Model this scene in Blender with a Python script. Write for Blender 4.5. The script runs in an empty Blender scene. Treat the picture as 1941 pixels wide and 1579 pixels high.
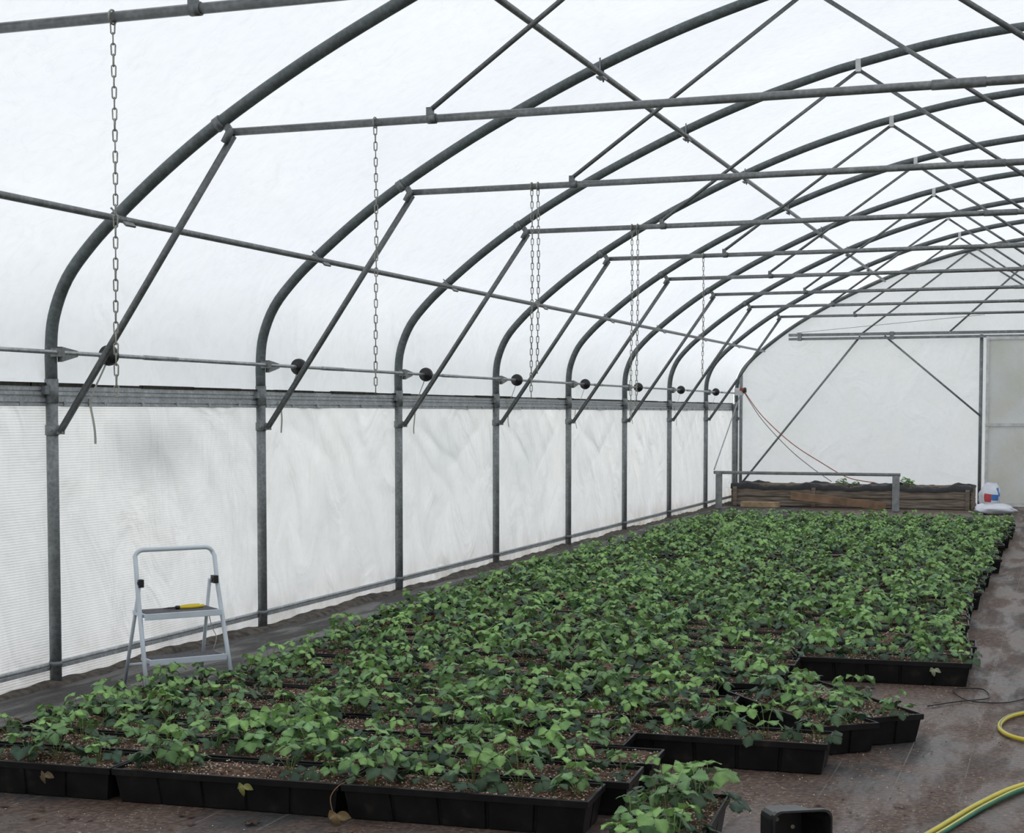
import bpy, math, random
import numpy as np
from mathutils import Vector, Matrix
random.seed(7)
RNG=np.random.default_rng(11)
scene=bpy.context.scene
W_T=11.26; CX=5.63; BAY=2.55; Y1=7.83; YB=28.23; YF=7.83-2.55*5
HOOPS=[Y1+BAY*k for k in range(-5,8)]
HOOPS[4]=5.42
ZB=3.165
# ---------------------------------------------------------------- helpers
def link(o,parent=None):
    scene.collection.objects.link(o)
    if parent: o.parent=parent
    return o
def empty(name):
    o=bpy.data.objects.new(name,None); o.empty_display_size=.1
    return link(o)
def new_mat(name):
    m=bpy.data.materials.new(name); m.use_nodes=True
    nt=m.node_tree; nt.nodes.clear()
    out=nt.nodes.new('ShaderNodeOutputMaterial')
    return m,nt,out
def N(nt,t,**kw):
    n=nt.nodes.new(t)
    for k,v in kw.items(): setattr(n,k,v)
    return n
def L(nt,a,b): nt.links.new(a,b)
def c4(c): return (c[0],c[1],c[2],1)
def ramp(nt,fac,stops):
    r=nt.nodes.new('ShaderNodeValToRGB'); e=r.color_ramp.elements
    e[0].position=stops[0][0]; e[0].color=c4(stops[0][1])
    e[1].position=stops[-1][0]; e[1].color=c4(stops[-1][1])
    for p,c in stops[1:-1]:
        x=e.new(p); x.color=c4(c)
    L(nt,fac,r.inputs['Fac']); return r
def noise(nt,vec,scale,detail=5,rough=.5,dist=0,mscale=None):
    n=N(nt,'ShaderNodeTexNoise'); n.inputs['Scale'].default_value=scale; n.inputs['Detail'].default_value=detail
    n.inputs['Roughness'].default_value=rough; n.inputs['Distortion'].default_value=dist
    if mscale:
        mp=N(nt,'ShaderNodeMapping'); mp.inputs['Scale'].default_value=mscale; L(nt,vec,mp.inputs[0]); vec=mp.outputs[0]
    L(nt,vec,n.inputs['Vector']); return n.outputs['Fac']
def simple(name,col,rough=.5,metal=0,var=.15,scale=8,bump=0,spec=.5):
    m,nt,out=new_mat(name)
    b=N(nt,'ShaderNodeBsdfPrincipled'); L(nt,b.outputs[0],out.inputs[0])
    tc=N(nt,'ShaderNodeTexCoord'); n=noise(nt,tc.outputs['Object'],scale,5)
    lo=[x*(1-var) for x in col]; hi=[min(1,x*(1+var)) for x in col]
    r=ramp(nt,n,[(.35,lo),(.65,hi)])
    L(nt,r.outputs[0],b.inputs['Base Color'])
    b.inputs['Roughness'].default_value=rough; b.inputs['Metallic'].default_value=metal
    b.inputs['Specular IOR Level'].default_value=spec
    if bump:
        bp=N(nt,'ShaderNodeBump'); bp.inputs['Strength'].default_value=bump; bp.inputs['Distance'].default_value=.01
        L(nt,n,bp.inputs['Height']); L(nt,bp.outputs[0],b.inputs['Normal'])
    return m
def mathn(nt,op,a,b=None,clamp=False):
    n=N(nt,'ShaderNodeMath',operation=op); n.use_clamp=clamp
    for i,v in enumerate((a,b)):
        if v is None: continue
        if isinstance(v,(int,float)): n.inputs[i].default_value=v
        else: L(nt,v,n.inputs[i])
    return n.outputs[0]
def maprange(nt,v,a,b,c=0,d=1):
    n=N(nt,'ShaderNodeMapRange'); n.inputs[1].default_value=a;n.inputs[2].default_value=b;n.inputs[3].default_value=c;n.inputs[4].default_value=d
    L(nt,v,n.inputs[0]); return n.outputs[0]
def mixc(nt,f,a,b,mode='MIX'):
    n=N(nt,'ShaderNodeMix',data_type='RGBA',blend_type=mode)
    if isinstance(f,(int,float)): n.inputs[0].default_value=f
    else: L(nt,f,n.inputs[0])
    for i,v in ((6,a),(7,b)):
        if isinstance(v,(tuple,list)): n.inputs[i].default_value=c4(v)
        else: L(nt,v,n.inputs[i])
    return n.outputs[2]

class MB:
    def __init__(s): s.v=[];s.f=[];s.m=[];s.sm=[]
    def add(s,vs,fs,mi=0,sm=False):
        o=len(s.v); s.v+= [tuple(p) for p in vs]
        for f in fs: s.f.append(tuple(i+o for i in f)); s.m.append(mi); s.sm.append(sm)
    def tube(s,pts,r,n=10,mi=0,closed=False,caps=True,mats=None):
        P=[Vector(p) for p in pts]; k=len(P); rs=r if isinstance(r,(list,tuple)) else [r]*k
        T=[]
        for i in range(k):
            if closed: t=P[(i+1)%k]-P[i-1]
            else: t=P[min(i+1,k-1)]-P[max(i-1,0)]
            T.append(t.normalized())
        up=Vector((0,0,1)) if abs(T[0].z)<.9 else Vector((1,0,0))
        u=T[0].cross(up).normalized(); vs=[]
        for i in range(k):
            u=(u-T[i]*u.dot(T[i])).normalized(); w=T[i].cross(u)
            for j in range(n):
                a=2*math.pi*j/n; vs.append(P[i]+(u*math.cos(a)+w*math.sin(a))*rs[i])
        o=len(s.v); s.v+=[tuple(p) for p in vs]
        for i in range(k if closed else k-1):
            i2=(i+1)%k
            for j in range(n):
                j2=(j+1)%n
                s.f.append((o+i*n+j,o+i*n+j2,o+i2*n+j2,o+i2*n+j)); s.m.append(mats[j] if mats else mi); s.sm.append(True)
        if caps and not closed:
            s.f.append(tuple(o+j for j in range(n))[::-1]); s.m.append(mi); s.sm.append(False)
            s.f.append(tuple(o+(k-1)*n+j for j in range(n))); s.m.append(mi); s.sm.append(False)
    def box(s,c,size,rz=0,mi=0,mat=None):
        hx,hy,hz=[a/2 for a in size]; c=Vector(c)
        R=mat if mat is not None else Matrix.Rotation(rz,3,'Z')
        vs=[c+R@Vector((x*hx,y*hy,z*hz)) for z in(-1,1) for y in(-1,1) for x in(-1,1)]
        s.add(vs,[(0,2,3,1),(4,5,7,6),(0,1,5,4),(2,6,7,3),(0,4,6,2),(1,3,7,5)],mi)
    def beam(s,a,b,w,h,mi=0):
        a=Vector(a);b=Vector(b);d=(b-a);l=d.length;x=d.normalized()
        up=Vector((0,0,1)) if abs(x.z)<.95 else Vector((0,1,0))
        y=up.cross(x).normalized(); z=x.cross(y)
        s.box((a+b)/2,(l,w,h),mi=mi,mat=Matrix((x,y,z)).transposed())
    def lathe(s,c,axis,prof,n=16,mi=0):
        c=Vector(c);ax=Vector(axis).normalized()
        up=Vector((0,0,1)) if abs(ax.z)<.9 else Vector((1,0,0))
        u=ax.cross(up).normalized();w=ax.cross(u)
        vs=[];k=len(prof)
        for r,h in prof:
            for j in range(n):
                a=2*math.pi*j/n; vs.append(c+ax*h+(u*math.cos(a)+w*math.sin(a))*r)
        fs=[(i*n+j,i*n+(j+1)%n,(i+1)*n+(j+1)%n,(i+1)*n+j) for i in range(k-1) for j in range(n)]
        fs.append(tuple(range(n))[::-1]); fs.append(tuple((k-1)*n+j for j in range(n)))
        s.add(vs,fs,mi,True)
    def build(s,name,mats,parent=None,bevel=0):
        me=bpy.data.meshes.new(name); me.from_pydata(s.v,[],s.f)
        for m in mats: me.materials.append(m)
        me.polygons.foreach_set('material_index',s.m); me.polygons.foreach_set('use_smooth',s.sm); me.update()
        o=bpy.data.objects.new(name,me); link(o,parent)
        if bevel:
            b=o.modifiers.new('bevel','BEVEL'); b.width=bevel; b.segments=2; b.limit_method='ANGLE'
        return o
def np_mesh(name,V,F,mats,parent=None,col=None,smooth=True,midx=None):
    me=bpy.data.meshes.new(name); k=F.shape[1]
    me.vertices.add(len(V)); me.vertices.foreach_set('co',np.ascontiguousarray(V,dtype=np.float32).ravel())
    me.loops.add(F.size); me.loops.foreach_set('vertex_index',np.ascontiguousarray(F,dtype=np.int32).ravel())
    me.polygons.add(len(F)); me.polygons.foreach_set('loop_start',np.arange(0,F.size,k,dtype=np.int32))
    for m in mats: me.materials.append(m)
    if midx is not None: me.polygons.foreach_set('material_index',midx.astype(np.int32))
    me.update(calc_edges=True)
    me.polygons.foreach_set('use_smooth',np.full(len(F),smooth,dtype=bool))
    if col is not None:
        at=me.color_attributes.new(name='Col',type='FLOAT_COLOR',domain='POINT')
        c=np.ones((len(V),4),dtype=np.float32); c[:,:3]=col; at.data.foreach_set('color',c.ravel())
    o=bpy.data.objects.new(name,me); link(o,parent); return o
def spline(pts,sub=6):
    P=[Vector(p) for p in pts]; out=[]
    for i in range(len(P)-1):
        p0=P[max(i-1,0)];p1=P[i];p2=P[i+1];p3=P[min(i+2,len(P)-1)]
        for j in range(sub):
            t=j/sub
            out.append(.5*((2*p1)+(p2-p0)*t+(2*p0-5*p1+4*p2-p3)*t*t+(3*p1-p0-3*p2+p3)*t**3))
    out.append(P[-1]); return out
# ---------------------------------------------------------------- materials
def film_mat(name,trans,diff,mixd,wall=False,stain=0):
    m,nt,out=new_mat(name)
    tc=N(nt,'ShaderNodeTexCoord'); O=tc.outputs['Object']; sep=N(nt,'ShaderNodeSeparateXYZ'); L(nt,O,sep.inputs[0])
    n1=noise(nt,O,.55,4,.6)
    n2=noise(nt,O,14,6)
    r1=ramp(nt,n1,[(.3,(.92,.93,.945)),(.7,(1,1,1))])
    r2=ramp(nt,n2,[(.3,(.97,.97,.97)),(.6,(1,1,1))])
    c=mixc(nt,1,r1.outputs[0],r2.outputs[0],'MULTIPLY')
    cr=noise(nt,O,1.7,3,.5,1.5,(1,1,1.6))
    cl=mathn(nt,'ABSOLUTE',mathn(nt,'SUBTRACT',cr,.5))
    c=mixc(nt,maprange(nt,cl,0,.012,.13,0),c,(.70,.72,.75))
    if wall:
        n3=noise(nt,O,3.5,6,.7,0,(1,1,.35))
        foot=maprange(nt,sep.outputs['Z'],0.0,.36,1,0)
        foot=mathn(nt,'POWER',foot,1.6)
        fars=maprange(nt,sep.outputs['Y'],8,22,.45,1)
        f=mathn(nt,'MULTIPLY',mathn(nt,'MULTIPLY',foot,fars),maprange(nt,n3,.35,.65,.1,1),True)
        c=mixc(nt,f,c,(.50,.44,.32))
        st=maprange(nt,n3,.5,.8,0,.22)
        c=mixc(nt,st,c,(.60,.60,.59))
        for (py,pz,sy,sz,am,cc) in ((9.0,1.36,1.5,3.4,.58,(.40,.41,.44)),(14.2,1.2,1.0,2.0,.26,(.60,.64,.68)),(16.6,1.1,1.0,1.8,.26,(.60,.64,.68)),(11.6,.75,2.4,1.6,.16,(.62,.63,.65)),(19.0,1.0,1.2,1.7,.18,(.6,.63,.67))):  # first patch is a smear; the rest paint fold shading into the sheet colour
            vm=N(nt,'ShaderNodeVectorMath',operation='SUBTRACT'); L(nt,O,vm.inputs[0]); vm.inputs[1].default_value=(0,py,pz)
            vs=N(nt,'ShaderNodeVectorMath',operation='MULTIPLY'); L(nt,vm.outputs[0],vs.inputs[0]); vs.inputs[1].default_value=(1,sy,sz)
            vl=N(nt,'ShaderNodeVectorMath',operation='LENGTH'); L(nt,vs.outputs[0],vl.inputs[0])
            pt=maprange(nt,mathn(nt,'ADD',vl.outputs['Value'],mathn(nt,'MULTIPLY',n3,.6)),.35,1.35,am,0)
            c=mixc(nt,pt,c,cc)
    if stain:
        n4=noise(nt,O,1.6,4)
        c=mixc(nt,maprange(nt,n4,.4,.65,0,stain),c,(.84,.83,.74))
    t=N(nt,'ShaderNodeBsdfTranslucent'); d=N(nt,'ShaderNodeBsdfDiffuse')
    tcx=mixc(nt,1,c,trans,'MULTIPLY'); dcx=mixc(nt,1,c,diff,'MULTIPLY')
    bp=N(nt,'ShaderNodeBump'); bp.inputs['Distance'].default_value=.09 if wall else .05; bp.inputs['Strength'].default_value=.8
    h=noise(nt,O,2.0,3,.45,1.2,(1,1,.7))
    if wall:
        wv=N(nt,'ShaderNodeTexWave'); wv.bands_direction='Z'; wv.inputs['Scale'].default_value=20; wv.inputs['Distortion'].default_value=.3
        L(nt,O,wv.inputs['Vector'])
        k=maprange(nt,sep.outputs['Y'],7.5,11.5,.02,.0)
        h=mathn(nt,'ADD',h,mathn(nt,'MULTIPLY',wv.outputs['Fac'],k))
        rb=mathn(nt,'MULTIPLY',wv.outputs['Fac'],maprange(nt,sep.outputs['Y'],7.5,11.5,.09,.0))
        tcx=mixc(nt,rb,tcx,(.5,.5,.52))
    L(nt,tcx,t.inputs[0]); L(nt,dcx,d.inputs[0])
    L(nt,h,bp.inputs['Height']); L(nt,bp.outputs[0],d.inputs['Normal']); L(nt,bp.outputs[0],t.inputs['Normal'])
    mx=N(nt,'ShaderNodeMixShader'); mx.inputs[0].default_value=mixd
    L(nt,t.outputs[0],mx.inputs[1]); L(nt,d.outputs[0],mx.inputs[2])
    gl=N(nt,'ShaderNodeBsdfGlossy'); gl.inputs['Roughness'].default_value=.35
    mx2=N(nt,'ShaderNodeMixShader'); mx2.inputs[0].default_value=.04
    L(nt,mx.outputs[0],mx2.inputs[1]); L(nt,gl.outputs[0],mx2.inputs[2])
    L(nt,mx2.outputs[0],out.inputs[0]); return m
M_roof=film_mat('roof_polythene',(.895,.92,.95),(.9,.9,.9),.35)
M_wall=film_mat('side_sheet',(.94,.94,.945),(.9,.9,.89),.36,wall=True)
M_end=film_mat('end_sheet',(.90,.92,.945),(.88,.88,.88),.40,stain=.12)
M_door=film_mat('door_sheet',(.88,.885,.87),(.88,.88,.86),.40,stain=.5)

def galv(name,col,metal=.55,rough=.5):
    m,nt,out=new_mat(name); b=N(nt,'ShaderNodeBsdfPrincipled'); L(nt,b.outputs[0],out.inputs[0])
    tc=N(nt,'ShaderNodeTexCoord')
    v=N(nt,'ShaderNodeTexVoronoi'); v.inputs['Scale'].default_value=45; L(nt,tc.outputs['Object'],v.inputs['Vector'])
    n=noise(nt,tc.outputs['Object'],9,8,.7)
    f=mathn(nt,'ADD',mathn(nt,'MULTIPLY',v.outputs['Distance'],.25),mathn(nt,'MULTIPLY',n,.85))
    r=ramp(nt,f,[(.3,[x*.62 for x in col]),(.55,col),(.8,[min(1,x*1.6) for x in col])])
    L(nt,r.outputs[0],b.inputs['Base Color']); b.inputs['Metallic'].default_value=metal
    rr=maprange(nt,n,.3,.7,rough-.1,rough+.12); L(nt,rr,b.inputs['Roughness'])
    return m
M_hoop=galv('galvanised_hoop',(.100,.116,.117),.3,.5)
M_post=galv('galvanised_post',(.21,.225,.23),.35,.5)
M_bar=galv('galvanised_bar',(.19,.20,.20),.45,.42)
M_strut=galv('galvanised_strut',(.15,.16,.16),.45,.45)
M_tube=galv('bright_tube',(.36,.38,.39),.6,.35)
M_alu=galv('aluminium_rail',(.38,.40,.415),.4,.45)
M_chain=galv('chain_zinc',(.30,.30,.26),.5,.45)
M_black=simple('black_plastic',(.010,.010,.011),.42,var=.2,scale=30)
M_mould=simple('mould_black',(.03,.028,.02),.95,var=.5,scale=30)
M_white=simple('white_tape',(.42,.42,.38),.7,var=.1)
M_rail=simple('frame_white',(.60,.61,.60),.5)
def trough_mat():
    m,nt,out=new_mat('trough_plastic'); b=N(nt,'ShaderNodeBsdfPrincipled'); L(nt,b.outputs[0],out.inputs[0])
    tc=N(nt,'ShaderNodeTexCoord'); n=noise(nt,tc.outputs['Object'],12,8)
    r=ramp(nt,n,[(.4,(.006,.006,.007)),(.62,(.011,.011,.011)),(.8,(.04,.034,.028))])
    L(nt,r.outputs[0],b.inputs['Base Color']); b.inputs['Roughness'].default_value=.42; b.inputs['Specular IOR Level'].default_value=.3
    return m
M_trough=trough_mat()
def soil_mat():
    m,nt,out=new_mat('potting_mix'); b=N(nt,'ShaderNodeBsdfPrincipled'); L(nt,b.outputs[0],out.inputs[0])
    tc=N(nt,'ShaderNodeTexCoord'); O=tc.outputs['Object']
    n=noise(nt,O,60,8)
    r=ramp(nt,n,[(.35,(.022,.012,.008)),(.5,(.075,.040,.025)),(.68,(.19,.11,.065))])
    v=N(nt,'ShaderNodeTexVoronoi'); v.inputs['Scale'].default_value=90; L(nt,O,v.inputs['Vector'])
    sp=N(nt,'ShaderNodeSeparateColor'); L(nt,v.outputs['Color'],sp.inputs[0])
    patch=noise(nt,O,5,3)
    th=mathn(nt,'ADD',sp.outputs[0],maprange(nt,patch,.3,.7,-.28,.15))
    f=mathn(nt,'MULTIPLY',mathn(nt,'GREATER_THAN',th,.76),mathn(nt,'LESS_THAN',v.outputs['Distance'],.5))
    c=mixc(nt,f,r.outputs[0],(.52,.42,.31)); L(nt,c,b.inputs['Base Color']); b.inputs['Roughness'].default_value=.95
    bp=N(nt,'ShaderNodeBump'); bp.inputs['Strength'].default_value=.8; bp.inputs['Distance'].default_value=.01; L(nt,n,bp.inputs['Height']); L(nt,bp.outputs[0],b.inputs['Normal'])
    return m
M_soil=soil_mat()
M_perlite=simple('perlite',(.62,.53,.41),.9,var=.3,scale=40)
M_bark=simple('bark_chip',(.11,.058,.033),.95,var=.5,scale=60)
def floor_mat():
    m,nt,out=new_mat('weed_fabric'); b=N(nt,'ShaderNodeBsdfPrincipled'); L(nt,b.outputs[0],out.inputs[0])
    tc=N(nt,'ShaderNodeTexCoord'); O=tc.outputs['Object']; sep=N(nt,'ShaderNodeSeparateXYZ'); L(nt,O,sep.inputs[0])
    big=noise(nt,O,1.5,7,.65,.6)
    streak=noise(nt,O,2.2,6,.6,.3,(2.2,.45,1))
    fine=noise(nt,O,45,8)
    fabric=ramp(nt,fine,[(.35,(.030,.028,.028)),(.65,(.060,.056,.055))])
    dirt=ramp(nt,fine,[(.3,(.045,.028,.021)),(.5,(.105,.067,.050)),(.7,(.185,.125,.095))])
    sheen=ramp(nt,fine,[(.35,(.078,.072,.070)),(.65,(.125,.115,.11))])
    aisle=maprange(nt,sep.outputs['X'],.9,1.7,-.30,.07)
    f=mathn(nt,'ADD',big,aisle); f=maprange(nt,f,.44,.60,.0,.92)
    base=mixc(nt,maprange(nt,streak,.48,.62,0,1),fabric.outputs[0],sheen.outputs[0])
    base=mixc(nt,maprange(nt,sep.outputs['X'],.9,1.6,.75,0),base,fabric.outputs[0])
    c=mixc(nt,f,base,dirt.outputs[0])
    fr=mathn(nt,'FRACT',mathn(nt,'DIVIDE',mathn(nt,'ADD',sep.outputs['X'],.08),.28))
    ln=mathn(nt,'LESS_THAN',fr,.016)
    ln=mathn(nt,'MULTIPLY',ln,maprange(nt,big,.42,.56,.5,.05))
    c=mixc(nt,ln,c,(.28,.28,.25))
    v=N(nt,'ShaderNodeTexVoronoi'); v.inputs['Scale'].default_value=75; L(nt,O,v.inputs['Vector'])
    sp=N(nt,'ShaderNodeSeparateColor'); L(nt,v.outputs['Color'],sp.inputs[0])
    th=mathn(nt,'ADD',sp.outputs[0],maprange(nt,big,.35,.65,-.15,.10))
    g=mathn(nt,'MULTIPLY',mathn(nt,'GREATER_THAN',th,.95),mathn(nt,'LESS_THAN',v.outputs['Distance'],.4))
    g=mathn(nt,'MULTIPLY',g,maprange(nt,sep.outputs['X'],.9,1.6,.15,.7))
    c=mixc(nt,g,c,(.36,.28,.22)); L(nt,c,b.inputs['Base Color'])
    wet=maprange(nt,streak,.42,.56,.85,.40); L(nt,wet,b.inputs['Roughness'])
    h=mathn(nt,'ADD',mathn(nt,'MULTIPLY',fine,.3),mathn(nt,'ADD',big,streak))
    bp=N(nt,'ShaderNodeBump'); bp.inputs['Strength'].default_value=.6; bp.inputs['Distance'].default_value=.03; L(nt,h,bp.inputs['Height']); L(nt,bp.outputs[0],b.inputs['Normal'])
    return m
M_floor=floor_mat()
def leaf_mat():
    m,nt,out=new_mat('strawberry_leaf'); b=N(nt,'ShaderNodeBsdfPrincipled')
    a=N(nt,'ShaderNodeVertexColor'); a.layer_name='Col'
    tc=N(nt,'ShaderNodeTexCoord'); n=noise(nt,tc.outputs['Object'],35,3)
    r=ramp(nt,n,[(.3,(.76,.78,.76)),(.7,(1.0,1.0,1.0))])
    c=mixc(nt,1,a.outputs[0],r.outputs[0],'MULTIPLY')
    L(nt,c,b.inputs['Base Color']); b.inputs['Roughness'].default_value=.48; b.inputs['Specular IOR Level'].default_value=.4
    t=N(nt,'ShaderNodeBsdfTranslucent'); L(nt,c,t.inputs[0])
    mx=N(nt,'ShaderNodeMixShader'); mx.inputs[0].default_value=.22
    L(nt,b.outputs[0],mx.inputs[1]); L(nt,t.outputs[0],mx.inputs[2]); L(nt,mx.outputs[0],out.inputs[0]); return m
M_leaf=leaf_mat()
def wood_mat():
    m,nt,out=new_mat('weathered_board'); b=N(nt,'ShaderNodeBsdfPrincipled'); L(nt,b.outputs[0],out.inputs[0])
    tc=N(nt,'ShaderNodeTexCoord'); n=noise(nt,tc.outputs['Object'],3,8,.5,0,(1.2,6,14))
    r=ramp(nt,n,[(.3,(.09,.07,.055)),(.5,(.20,.16,.125)),(.7,(.31,.265,.215))])
    L(nt,r.outputs[0],b.inputs['Base Color']); b.inputs['Roughness'].default_value=.85; return m
M_wood=wood_mat()
M_wood2=simple('fresh_board',(.26,.165,.10),.7,var=.3,scale=6)
M_liner=simple('black_liner',(.014,.014,.016),.55,var=.4,scale=12,bump=.4)

# ---------------------------------------------------------------- profile of hoops
HALF=[(0,0),(0,1.0),(0,1.75),(.0,1.97),(.025,2.17),(.12,2.385),(.29,2.58),(.48,2.745),(.79,2.985),(1.14,3.22),(1.57,3.465),(2.02,3.69),(2.62,3.955),(3.19,4.165),(3.73,4.325),(4.02,4.395),(4.74,4.53),(5.63,4.60)]
def zof(x):
    x=min(x,W_T-x)
    for (a,za),(b,zb) in zip(HALF[4:],HALF[5:]):
        if a<=x<=b: return za+(zb-za)*(x-a)/(b-a)
    return 2.17
FULL=HALF+[(W_T-x,z) for x,z in HALF[-2::-1]]
def profile(y,off=0,sub=5,zmin=None):
    pts=spline([(x,0,z) for x,z in FULL],sub)
    if off:
        o2=[]
        for i,p in enumerate(pts):
            t=(pts[min(i+1,len(pts)-1)]-pts[max(i-1,0)]).normalized()
            o2.append(p+Vector((-t.z,0,t.x))*off)
        pts=o2
    if zmin is not None: pts=[p for p in pts if p.z>zmin]
    return [Vector((p.x,y,p.z)) for p in pts]
# ---------------------------------------------------------------- shell
def grid_obj(name,rows,mat,parent=None):
    n=len(rows[0]); V=np.array([[tuple(p) for p in r] for r in rows]).reshape(-1,3)
    F=[(i*n+j,i*n+j+1,(i+1)*n+j+1,(i+1)*n+j) for i in range(len(rows)-1) for j in range(n-1)]
    return np_mesh(name,V,np.array(F),[mat],parent)
rows=[]
for y in np.arange(YF-.05,YB+.06,BAY/14):
    ph=((y-Y1)/BAY)%1.0
    sag=.014*math.sin(math.pi*ph)
    rows.append(profile(y,.042-sag,3,1.70))
roof=grid_obj('ceiling',rows,M_roof)
CRE=[(1,.42,1.35,.46,.45,.05,.030),(1,.1,1.62,.55,1.15,.07,.024),(0,.55,1.1,.58,.3,.08,.014),
 (2,.08,1.62,.72,.95,.06,.040),(2,.05,1.5,.6,.75,.06,.030),(2,.95,1.6,.45,1.0,.07,.034),(2,.45,.9,.5,.2,.05,.022),
 (3,.05,1.62,.5,1.0,.06,.040),(3,.95,1.6,.55,.85,.06,.038),(3,.3,1.2,.35,.3,.05,.026),(3,.75,.9,.6,.2,.05,.03),
 (4,.1,1.6,.7,.9,.07,.036),(4,.9,1.55,.4,.9,.07,.034),(5,.1,1.6,.6,.8,.08,.032),(6,.8,1.6,.3,.8,.08,.032)]
def wall_film(name,x0,sgn):
    rows=[]; zs=np.linspace(-.02,1.72,66)
    for y in np.arange(YF-.05,YB+.05,.04):
        ph=((y-Y1)/BAY)%1.0; env=math.sin(math.pi*ph)**.7; r=[]
        bay=int(math.floor((y-Y1)/BAY))
        cs=[c for c in CRE if c[0]==bay]
        for z in zs:
            zz=z/1.7
            d=.016*math.sin(3.1*y+bay*2+1.3*z)+.012*math.sin(7.3*y-4*z+bay)+.007*math.sin(15*y+6*z*z+bay*1.7)
            d+= -.014*math.sin(math.pi*zz)
            for (_,a0,z0,a1,z1,wd,dp) in cs:
                ax,ay=(a1-a0)*BAY,(z1-z0); l2=ax*ax+ay*ay
                px,py=(ph-a0)*BAY,(z-z0); t=max(0,min(1,(px*ax+py*ay)/l2))
                q=math.hypot(px-t*ax,py-t*ay)
                d+=dp*math.exp(-(q/wd)**1.3)*math.sin(math.pi*(.1+.85*t))
            d*=env*min(1,(1.72-z)*5)*min(1,max(0,z*6+.05))
            if z>1.45: d+=.007*math.sin(26*y+bay)*min(1,(z-1.45)*5)*min(1,(1.72-z)*8)
            r.append((x0+sgn*(-.048+d*.9),y,z))
        rows.append(r)
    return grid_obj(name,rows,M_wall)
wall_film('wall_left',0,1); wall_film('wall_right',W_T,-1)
def end_wall(name,y):
    b=MB(); pr=profile(y,.03,3)
    left=[(p.x,p.z) for p in pr if p.z>=0 and p.x<=CX]
    vs=[];fs=[]
    zs=sorted(set([round(p[1],4) for p in left]))
    def xat(z):
        for (a,za),(c,zc) in zip(left,left[1:]):
            if za<=z<=zc and zc>za: return a+(c-a)*(z-za)/(zc-za)
        return left[-1][0]
    n=12
    for z in zs:
        xa=xat(z)
        for i in range(n+1):
            x=xa+(W_T-2*xa)*i/n; vs.append((x,y+.004*math.sin(x*5+z*3),z))
    for i in range(len(zs)-1):
        for j in range(n): fs.append((i*(n+1)+j,i*(n+1)+j+1,(i+1)*(n+1)+j+1,(i+1)*(n+1)+j))
    b.add(vs,fs,0,True); return b.build(name,[M_end])
end_wall('wall_back',YB+.06); end_wall('wall_front',YF-.06)
rows=[[(x,y,0.006*math.sin(x*3.1+y*1.7)*math.sin(y*2.3)*(1 if x>5.2 else .3)-.004) for x in np.linspace(-.6,W_T+.6,60)] for y in np.linspace(YF-1,YB+1,140)]
grid_obj('floor',rows,M_floor)
M_out=simple('outside_ground',(.12,.14,.08),.95,var=.4,scale=2)
b=MB(); b.box((CX,12,-.2),(60,80,.3)); b.build('outside_ground',[M_out])
M_berm=simple('wall_foot_soil',(.075,.063,.052),.95,var=.55,scale=18,bump=.8)
rows=[]
for y in np.arange(YF,YB-.3,.06):
    hgt=.024+.010*math.sin(y*2.2)+.008*math.sin(y*5.7+1)+.004*math.sin(y*23); wd=.09+.03*math.sin(y*1.3)+.02*math.sin(4*y)+.012*math.sin(17*y)
    rows.append([(-.018,y,hgt),(.0,y,hgt*.95),(wd*.4,y,hgt*.7+.005*math.sin(y*31)),(wd*.8,y,hgt*.25),(wd,y,-.01)])
grid_obj('soil_verge',rows,M_berm)

# ---------------------------------------------------------------- frame
frame=empty('tunnel_frame')
b=MB()
for y in HOOPS+[YB]:
    b.tube(profile(y,0,4,1.70),.036,12)
b.build('hoops',[M_hoop],frame)
b=MB()
for y in HOOPS+[YB]:
    for x,s in((0,1),(W_T,-1)):
        b.tube([(x,y,-.02),(x,y,1.0),(x,y,1.72)],.035,14)
        b.tube([(x,y,1.66),(x,y,1.80)],.040,14)
        b.tube([(x,y,1.47),(x,y,1.53)],.041,14)
        b.box((x+s*.055,y,1.50),(.05,.022,.05))
        b.box((x,y-.055,1.735),(.03,.05,.05))
        b.tube([(x+s*.02,y+.05,1.50),(x+s*.02,y-.05,1.50)],.008,6)
        b.tube([(x,y,.10),(x,y,.13)],.039,14)
b.build('posts',[M_post],frame)
b=MB(); s_=MB()
HI=(4.02,W_T-4.02); XE=1.225
for k,y in enumerate(HOOPS):
    b.tube([(XE,y,ZB),(W_T-XE,y,ZB)],.0215,10)
    b.tube([(5.0,y,ZB),(5.25,y,ZB)],.025,10)
    for x,s in((0,1),(W_T,-1)):
        s_.tube([(x+s*.055,y,1.49),(x+s*XE,y,ZB-.02)],.021,10)
        s_.beam((x+s*(XE-.01),y,ZB-.01),(x+s*(XE-.07),y,ZB+.075),.02,.04,0)
        s_.tube([(x+s*(XE-.045),y-.02,ZB-.06),(x+s*(XE+.0),y-.02,ZB+.015)],.024,8)
        s_.tube([(x+s*(XE-.005),y-.035,ZB+.0),(x+s*(XE-.005),y+.035,ZB+.0)],.012,6)
        hxx=x+s*(XE-.09); 
        s_.tube([(hxx-.02,y,zof(hxx)-.012),(hxx+.02,y,zof(hxx)+.012)],.042,12)
    for hx in HI:
        z=zof(hx)-.05
        for lx in (hx-1.61,hx+1.61):
            s_.tube([(hx,y,z),(lx,y,ZB+.045)],.0145,8)
            s_.box((lx,y,ZB+.03),(.035,.03,.06))
            s_.tube([(lx-.012,y,ZB),(lx+.035,y,ZB)],.027,10)
        s_.box((hx,y,zof(hx)-.02),(.04,.085,.10),mi=1)
y=YB
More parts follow.
